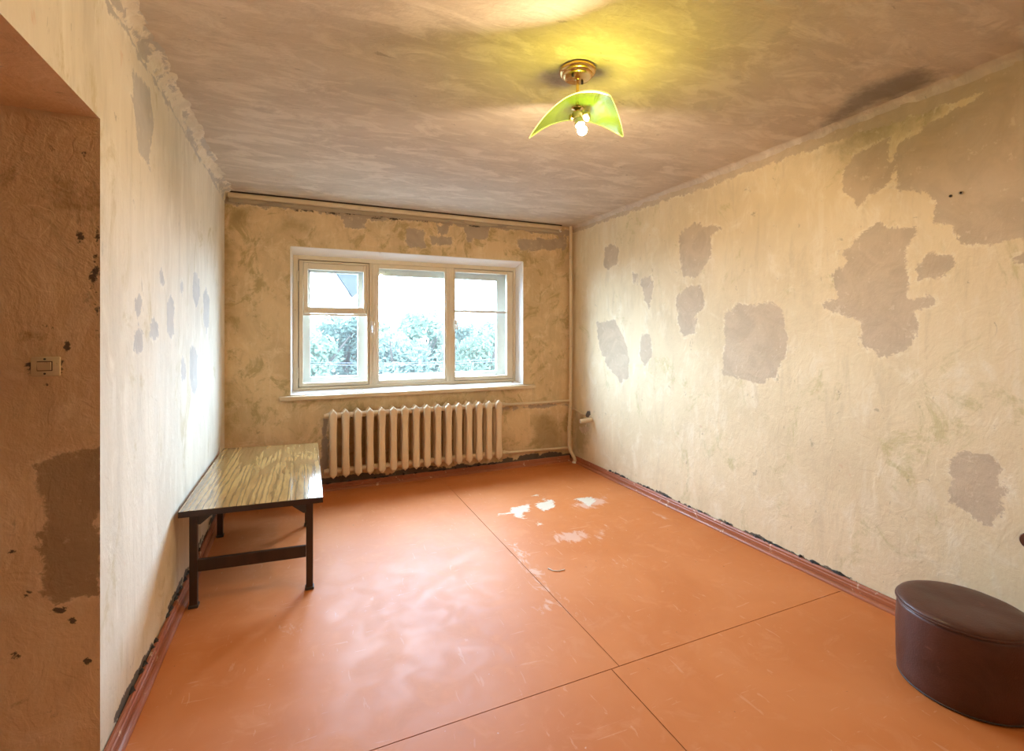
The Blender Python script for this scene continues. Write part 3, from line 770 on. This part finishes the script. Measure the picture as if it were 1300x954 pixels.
for z in (.661, .19):
    mb = MB(); mb.tube([(xe + .006, RY, z), (xe + .035, RY, z)], .021, 6); lpart(mb, 'lock_nut', CREAM, riser)
mb = MB(); mb.tube([(rx + .015, ry - .012, 0.56), (rx + .026, ry - .06, 0.555), (XR - .024, ry - .17, 0.530), (XR - .016, ry - .20, .526), (XR - .009, ry - .205, .525), (XR - .0008, ry - .205, 0.525)], .009, 10); lpart(mb, 'wall_branch', CREAM, riser)
mb = MB(); mb.lathe([(.031, 0.0005), (.031, .004), (.024, .012), (.021, .018)], (rx + .012, ry - .062, 0), 18); lpart(mb, 'floor_collar', WHITEP, riser)

mb = MB(); n_ = 16
a0 = Vector((XR - .0005, 4.065, 0.495)); a1 = Vector((XR - .135, 4.075, 0.487))
mb.tube([a0, a0.lerp(a1, .3), a1.lerp(a0, .04), a1], [.019, .021, .021, .018], 16)
mb.tube([a1 - (a1 - a0) * .02, a1 + (a1 - a0) * .004], .012, 12)
stub = tag(auto_smooth(mb.build('pipe_stub', CREAM)), 'short capped pipe stub sticking out of the wall near the riser', 'pipe')

# ------------------------------------------------------------------ coffee table
TZ = 0.497
def table():
    C = [(-0.553, 2.772), (0.100, 2.722), (0.112, 4.075), (-0.545, 4.165)]      # corners: front left, front right, back right, back left
    cx = sum(p[0] for p in C) / 4; cy = sum(p[1] for p in C) / 4
    t = tag(empty('coffee_table', (cx, cy, 0)), 'low coffee table with glossy walnut veneer top and dark legs', 'table')
    def put(mb, name, mat, parent=t):
        o = mb.build(name, mat, parent); off = Vector(t.location)
        o.location = -off if parent is t else (0, 0, 0)
        return o
    def slab(inset, z0, z1, bev):
        m = Vector((cx, cy)); P = [Vector(p) + (m - Vector(p)).normalized() * inset for p in C]
        mb = MB(); mb.hexa([(p.x, p.y, z0) for p in P] + [(p.x, p.y, z1) for p in P])
        if bev: bmesh.ops.bevel(mb.bm, geom=list(mb.bm.edges), offset=bev, segments=2, affect='EDGES', profile=.5)
        return mb
    top = put(slab(0, TZ - .030, TZ - .0012, .0), 'table_edge', LEGW)
    put(slab(0.002, TZ - .0011, TZ, .0), 'tabletop', VENEER)
    legs = {'fl': (-0.496, 2.819), 'fr': (0.035, 2.775), 'bl': (-0.505, 3.72), 'br': (0.033, 3.685)}
    for k, (x, y) in legs.items():
        mb = MB(); mb.box(x - .017, x + .017, y - .017, y + .017, 0.006, TZ - .0305, .003)
        lg = put(mb, 'leg', LEGW)
        mb = MB(); mb.box(x - .022, x + .022, y - .022, y + .022, 0.0004, 0.016, .004, 2); put(mb, 'foot_cap', DARKM, lg)
        sx = 1 if x < -.2 else -1
        mb = MB(); mb.prism([(x + sx * .0175, TZ - .031), (x + sx * .085, TZ - .031), (x + sx * .085, TZ - .040), (x + sx * .030, TZ - .085), (x + sx * .0175, TZ - .085)], 1, y - .012, y + .012)
        put(mb, 'bracket', DARKM, lg)
    for a, b in (('fl', 'fr'),):
        (xa, ya), (xb, yb) = legs[a], legs[b]
        mb = MB(); mb.hexa([(xa + .0175, ya - .010, .175), (xb - .0175, yb - .010, .175), (xb - .0175, yb + .010, .175), (xa + .0175, ya + .010, .175),
                            (xa + .0175, ya - .010, .235), (xb - .0175, yb - .010, .235), (xb - .0175, yb + .010, .235), (xa + .0175, ya + .010, .235)])
        bmesh.ops.bevel(mb.bm, geom=list(mb.bm.edges), offset=.002, segments=1, affect='EDGES')
        put(mb, 'stretcher', LEGW)
    # aprons under the top
    for x in (-0.43, 0.0):
        mb = MB(); mb.box(x - .010, x + .010, 2.86, 3.98, TZ - .060, TZ - .0305, .002); put(mb, 'apron_rail', LEGW)
    return t
table()

# ------------------------------------------------------------------ pouf
def pouf():
    c = (2.338, 0.992); R = 0.203; H = 0.315
    t = tag(empty('pouf', (c[0], c[1], 0)), 'round dark brown leatherette pouf standing near the patched wall', 'pouf')
    mb = MB(); n = 72; rings = []
    for z in [0.0005, .006, .015, .05, .09, .13, .17, .21, .25, .28, .295]:
        r = []
        for k in range(n):
            a = 2 * math.pi * k / n
            w = mnoise.noise(Vector((math.cos(a) * 1.6, math.sin(a) * 1.6, z * 9)))
            rr = R - .004 + .005 * w * math.sin(math.pi * min(1, z / .295)) - (0.012 if z < .004 else 0.004 if z < .01 else 0) + .003 * math.sin(math.pi * z / .3)
            r.append((rr * math.cos(a), rr * math.sin(a), z))
        rings.append(r)
    mb.rings(rings); mb.build('side_cover', LEATHER, t, True)
    mb = MB(); rings = []
    for rr, z in ((R - .006, .2955), (R - .002, .302), (R - .006, .309), (R - .02, .3155), (R * .8, .320), (R * .6, .3215), (R * .4, .3205), (R * .2, .319), (.01, .318)):
        r = []
        for k in range(n):
            a = 2 * math.pi * k / n
            w = mnoise.noise(Vector((rr * math.cos(a) * 14, rr * math.sin(a) * 14, 4.0))) * (0.0 if rr > R - .01 else .0035)
            r.append((rr * math.cos(a), rr * math.sin(a), z + w))
        rings.append(r)
    mb.rings(rings); mb.build('seat_cushion', LEATHER, t, True)
    mb = MB()
    def torus(mb, RR, z, r0, n=72, m=8):
        P = [[mb.bm.verts.new(((RR + r0 * math.cos(2 * math.pi * j / m)) * math.cos(2 * math.pi * i / n), (RR + r0 * math.cos(2 * math.pi * j / m)) * math.sin(2 * math.pi * i / n), z + r0 * math.sin(2 * math.pi * j / m))) for j in range(m)] for i in range(n)]
        for i in range(n):
            for j in range(m): mb.bm.faces.new((P[i][j], P[(i + 1) % n][j], P[(i + 1) % n][(j + 1) % m], P[i][(j + 1) % m]))
    torus(mb, R - .002, .2975, .0042); mb.build('piping', LEATHER, t, True)
    mb = MB(); torus(mb, R - .007, .0075, .0040); mb.build('bottom_welt', DARKM, t, True)
    for a in (0.2, 1.5):
        x, y = (R - .0015) * math.cos(a), (R - .0015) * math.sin(a)
        mb = MB(); mb.tube([(x, y, .012), (x * 1.008, y * 1.008, .1), (x * 1.008, y * 1.008, .2), (x, y, .293)], .0022, 6); mb.build('side_seam', LEATHER, t, True)
    return t
pouf()

# ------------------------------------------------------------------ ceiling lamp
def lamp():
    L = Vector((1.083, 1.768, ZC))
    t = tag(empty('ceiling_lamp', L, -YAW), 'lit ceiling lamp with green slumped glass shade and brass mount', 'ceiling lamp')
    # local axes: +x to the camera's right, +y away from the camera
    mb = MB(); mb.lathe([(.074, -.0005), (.078, -.004), (.079, -.012), (.074, -.020), (.066, -.023), (.064, -.030), (.058, -.036), (.052, -.037), (.02, -.037)], n=48)
    cn = auto_smooth(mb.build('canopy', BRASS, t), 40)
    for a in (0.9, 0.9 + math.pi):
        mb = MB(); mb.lathe([(.005, -.037), (.005, -.046), (.002, -.048)], (0.04 * math.cos(a), .04 * math.sin(a), 0), 10); auto_smooth(mb.build('screw', DARKM, cn))
    mb = MB(); mb.lathe([(.012, -.0375), (.012, -.044), (.0065, -.047), (.0065, -.1), (.0085, -.102), (.0085, -.125), (.0065, -.127), (.0065, -.185)], n=16); auto_smooth(mb.build('rod', BRASS, t))
    # slumped rhombic glass sheet: two corners droop left and right, two stay high
    xa, xb, xc = -.207, .098, .197
    def zfun(x, y): return -.160 - 3.1 * x * x - 0.42 * y * y
    n = 30; th = .0045
    def pt(u, v):
        x = xa + (xc - xa) * u
        far = .112 * max(0, 1 - (x / .207) ** 2) ** .9
        near = -.205 * (max(0, (x - xa) / (xb - xa)) ** .72 if x < xb else max(0, (xc - x) / (xc - xb)) ** .9)
        return Vector((x, near + (far - near) * v))
    V = []
    top = []; bot = []
    for j in range(n + 1):
        for i in range(n + 1):
            p = pt(i / n, j / n); z = zfun(p.x, p.y); top.append((p.x, p.y, z)); bot.append((p.x, p.y, z - th))
    mb = MB(); tv = [mb.bm.verts.new(p) for p in top]; bv = [mb.bm.verts.new(p) for p in bot]
    W = n + 1
    n_sheet = n
    for j in range(n):
        for i in range(n):
            a = j * W + i
            mb.bm.faces.new((tv[a], tv[a + 1], tv[a + W + 1], tv[a + W])); mb.bm.faces.new((bv[a], bv[a + W], bv[a + W + 1], bv[a + 1]))
    border = [(i, 0) for i in range(n)] + [(n, j) for j in range(n)] + [(n - i, n) for i in range(n)] + [(0, n - j) for j in range(n)]
    ef = []
    for k, (i, j) in enumerate(border):
        i2, j2 = border[(k + 1) % len(border)]
        a, b = j * W + i, j2 * W + i2
        ef.append(mb.bm.faces.new((tv[a], tv[b], bv[b], bv[a])))
    for f in ef: f.material_index = 1
    sh = mb.build('lamp_shade', [GREENG, EDGEG], t)
    for p in sh.data.polygons: p.use_smooth = p.material_index == 0
    mb = MB(); mb.lathe([(.007, -.1635), (.024, -.166), (.026, -.1685), (.012, -.1745), (.007, -.176)], n=20); auto_smooth(mb.build('shade_washer', BRASS, t))
    # socket body with side socket
    mb = MB(); mb.lathe([(.010, -.185), (.024, -.188), (.026, -.192), (.026, -.215), (.022, -.220), (.010, -.221)], n=20); sk = auto_smooth(mb.build('socket_body', IVORY, t))
    d = Vector((.26, -.30, -.92)).normalized(); o0 = Vector((.0, -.004, -.212))
    mb = MB(); mb.tube([o0, o0 + d * .010, o0 + d * .036, o0 + d * .040], [.016, .0195, .0205, .017], 18); auto_smooth(mb.build('bulb_socket', WHITEP, sk))
    e = Vector((.93, -.32, -.10)).normalized(); p0 = Vector((.018, -.006, -.205))
    mb = MB(); mb.tube([p0, p0 + e * .012, p0 + e * .028, p0 + e * .032], [.010, .0185, .0195, .016], 18); auto_smooth(mb.build('side_socket', IVORY, sk))
    p1 = p0 + e * .0322; mb = MB(); mb.tube([p1, p1 + e * .002], .0125, 16); auto_smooth(mb.build('socket_mouth', BROWNP, sk))
    e2 = Vector((-.9, -.3, -.25)).normalized(); p2 = Vector((-.020, -.004, -.206))
    mb = MB(); mb.tube([p2, p2 + e2 * .008, p2 + e2 * .016], [.008, .012, .010], 14); auto_smooth(mb.build('side_nut', BRASS, sk))
    # bulb
    b0 = o0 + d * .0405; prof = [(0, .012), (.005, .0125), (.011, .0150), (.018, .0185), (.025, .0200), (.032, .0185), (.038, .0135), (.0415, .007), (.0425, .002)]
    mb = MB(); mb.tube([b0 + d * h for h, r in prof], [r for h, r in prof], 16); mb.build('bulb', BULBM, t, True)
lamp()

# ------------------------------------------------------------------ switch, socket, wall plugs
p0 = on_y(59.5, 465.5, YJ)
sw = tag(empty('light_switch', (p0.x, YJ, p0.z)), 'yellowed ivory rocker light switch on the lamp-tinted hall plaster', 'switch')
mb = MB(); mb.box(-.034, .034, -.010, -.0005, -.029, .029, .004, 2); auto_smooth(mb.build('plate', IVORY, sw))
mb = MB(); mb.box(-.019, .017, -.0115, -.0101, -.013, .016, .001); mb.build('rocker_surround', BROWNP, sw)
mb = MB(); mb.hexa([(-.0165, -.0118, -.0105), (.0145, -.0118, -.0105), (.0145, -.0118, .0135), (-.0165, -.0118, .0135), (-.0165, -.0135, -.0105), (.0145, -.0135, -.0105), (.0145, -.018, .0135), (-.0165, -.018, .0135)]); mb.build('rocker', IVORY, sw)
for z in (-.021, .0225):
    mb = MB(); mb.tube([(-.001, -.0102, z), (-.001, -.0116, z)], .003, 10); mb.build('screw', DARKM, sw)

p1 = on_x(1311, 687, XR)
so = tag(empty('wall_socket', (XR, p1.y, p1.z)), 'dark brown round power socket on the patched wall beside the pouf', 'socket')
mb = MB(); rings = []
for r, o in ((.031, .0005), (.033, .004), (.033, .020), (.029, .026), (.012, .027)):
    rings.append([(-o, r * math.cos(2 * math.pi * k / 24), r * math.sin(2 * math.pi * k / 24)) for k in range(24)])
mb.rings(rings); auto_smooth(mb.build('housing', BROWNP, so))
for dy in (-.0095, .0095):
    mb = MB(); mb.tube([(-.0271, dy, 0), (-.0278, dy, 0)], .003, 10); mb.build('pin_hole_shade', STOCKM, so)

for (u, v, r, lab) in ((1207, 249, .006, 'tiny dark wall plug in the grey patch, the darker of two'), (1220, 245, .009, 'small grey-brown wall plug in the grey patch, the paler of two')):
    q = on_x(u, v, XR); e = tag(empty('wall_plug', (XR, q.y, q.z)), lab, 'wall plug', 'wall plugs')
    mb = MB(); rings = [[(-o, rr * math.cos(2 * math.pi * k / 14), rr * math.sin(2 * math.pi * k / 14)) for k in range(14)] for rr, o in ((r, .0005), (r, .003), (r * .62, .0032), (r * .55, .0010))]
    mb.rings(rings); auto_smooth(mb.build('rim', GREYW if r > .007 else DARKM, e))
    mb = MB(); mb.tube([(-.0011, 0, 0), (-.0016, 0, 0)], r * .52, 12); mb.build('plug_hole_shade', STOCKM, e)

# small curled scrap on the floor
pp = [on_z(u, v, .003) for u, v in ((696, 722), (702, 725), (709, 725.5), (717, 723.5))]
mb = MB(); mb.tube(pp, .0035, 8)
tag(auto_smooth(mb.build('plastic_scrap', WHITEP)), 'thin curled white scrap lying on the orange floor', 'scrap')

# ------------------------------------------------------------------ outside
GZ = -3.2
mb = MB(); mb.box(-40, 60, D + 0.5, 90, GZ - .3, GZ)
tag(mb.build('yard', YARD), 'grey gravel yard far below outside the window', 'ground', kind='structure')

def tree_mesh(seed, leaf, R, Hc):
    r_ = random.Random(seed); nl = 5200
    cl = []
    for k in range(46):
        a = r_.uniform(0, 2 * math.pi); h = r_.uniform(-1, 1); rad_ = math.sqrt(max(0, 1 - h * h * .9)) * r_.uniform(.45, 1.0) ** .6
        cl.append(Vector((math.cos(a) * rad_ * R * .82, math.sin(a) * rad_ * R * .82, h * Hc * .84)))
    V = []; F = []
    for k in range(nl):
        c_ = cl[r_.randrange(len(cl))]
        while True:
            q = Vector((r_.uniform(-1, 1), r_.uniform(-1, 1), r_.uniform(-1, 1)))
            if q.length < 1: break
        p = c_ + q * R * .34
        s_ = r_.uniform(.10, .20); u_ = Vector((r_.uniform(-1, 1), r_.uniform(-1, 1), r_.uniform(-1, 1))).normalized(); w_ = u_.orthogonal().normalized()
        b_ = len(V); V += [p - u_ * s_, p + w_ * s_ * .5, p + u_ * s_, p - w_ * s_ * .5]; F.append((b_, b_ + 1, b_ + 2, b_ + 3))
    me = bpy.data.meshes.new('crown'); me.from_pydata([tuple(v) for v in V], [], F); me.materials.append(leaf)
    return me
protos = [tree_mesh(1, LEAF, 1.9, 2.3), tree_mesh(2, LEAF2, 2.2, 2.0)]
specs = [  # pixel column, distance, top row, scale, kind, label
    (385, 13, 410, .5, 0, 'leafy tree behind the lower pane of the vent casement, near its outer stile'),
    (503, 13, 424, .5, 1, 'nearest leafy tree outside the wide middle pane'),
    (618, 13, 416, .5, 0, 'leafy tree outside the pane below the thin glazing bar'),
    (440, 18, 398, .66, 1, 'blue-green tree outside below the grey roof corner'),
    (538, 18, 393, .7, 0, 'tallest pointed tree outside the wide middle pane'),
    (640, 18, 404, .66, 1, 'blue-green tree outside beyond the stile with the cap below'),
    (470, 24, 405, .86, 0, 'farther tree outside behind the mullion beside the vent'),
    (583, 24, 410, .86, 1, 'farther tree outside behind the mullion beside the thin glazing bar'),
]
for k, (u, Y, vt, sc_, kind, lab) in enumerate(specs):
    P = on_y(u, vt, Y); me = protos[kind]; Hc = (2.3 if kind == 0 else 2.0) * sc_
    cz = P.z - Hc * 1.08
    t = tag(empty('tree', (P.x, Y, GZ), k * 1.3), lab, 'tree', 'trees outside the window')
    c_ = bpy.data.objects.new('crown', me); col.objects.link(c_); c_.parent = t; c_.location = (0, 0, cz - GZ); c_.scale = (sc_, sc_, sc_)
    mb = MB(); mb.tube([(0, 0, 0), (.05, .02, (cz - GZ) * .5), (0, 0, cz - GZ + .3)], [.16, .13, .08], 8); mb.build('trunk', BARK, t, True)
    for j in range(3):
        a = j * 2.1 + k; mb = MB(); mb.tube([(0, 0, (cz - GZ) * .85), (math.cos(a) * .5, math.sin(a) * .5, cz - GZ + .1), (math.cos(a) * 1.1, math.sin(a) * 1.1, cz - GZ + .9)], [.07, .05, .02], 6); mb.build('branch', BARK, t, True)

# neighbouring house with a white boarded gable and a grey roof corner
HY = 29.0
def hp(u, v, y=HY): return on_y(u, v, y)
hs = tag(empty('neighbour_house', (hp(380, 400).x, HY, GZ)), 'white boarded house with a grey overhanging roof corner outside', 'house')
def hput(mb, name, mat): o = mb.build(name, mat, hs); o.location = -Vector(hs.location); return o
g = [hp(300, 300), hp(419, 343), hp(446, 377)]
poly = [(g[0].x, GZ), (g[2].x, GZ), (g[2].x, g[2].z), (g[1].x, g[1].z), (g[0].x, g[1].z + 1.5)]
mb = MB(); mb.prism(poly, 1, HY + .05, HY + 5); hput(mb, 'wall', SIDING)
z = hp(400, 400).z
for k in range(10):
    zz = z + k * .36
    xr = g[2].x if zz + .34 < g[2].z else g[2].x + (g[1].x - g[2].x) * (zz + .34 - g[2].z) / (g[1].z - g[2].z)
    mb = MB(); mb.hexa([(g[0].x, HY + .01, zz), (xr, HY + .01, zz), (xr, HY + .049, zz), (g[0].x, HY + .049, zz), (g[0].x, HY + .035, zz + .34), (xr, HY + .035, zz + .34), (xr, HY + .049, zz + .34), (g[0].x, HY + .049, zz + .34)])
    hput(mb, 'siding_board', SIDING)
a, b = hp(417, 335), hp(446.5, 379); c, d = hp(456.5, 371), hp(452, 335)
mb = MB(); mb.rings([[(p.x, HY - .9, p.z) for p in (a, b, c, d)], [(p.x, HY - .02, p.z) for p in (a, b, c, d)]]); hput(mb, 'roof_overhang', ROOFM)
poles = []
for (u, lab) in ((325, 'wooden utility pole outside at the left end of the cables'), (705, 'wooden utility pole outside at the far end of the cables')):
    q = on_y(u, 445, 9.5)
    t = tag(empty('utility_pole', (q.x, q.y, GZ)), lab, 'pole')
    mb = MB(); mb.tube([(0, 0, 0), (0, 0, 2.5), (0, 0, q.z + .3 - GZ)], [.09, .08, .07], 12); mb.build('post', BARK, t, True)
    mb = MB(); mb.box(-.06, .06, -.45, .45, q.z - .32 - GZ, q.z - .22 - GZ, .01); mb.build('crossarm', BARK, t)
    poles.append(q)
for k in range(2):
    a, b = poles; dy = -.35 + .7 * k; pts = []
    for i in range(21):
        f = i / 20; p = a.lerp(b, f); pts.append((p.x, p.y + dy, a.z - .209 - .10 * k * 0 - .10 * math.sin(math.pi * f)))
    mb = MB(); mb.tube(pts, .006, 6)
    tag(mb.build('power_cable', WIREM), ('farther' if k else 'nearer') + ' of two thin cables strung between poles outside', 'cable', 'cables outside')
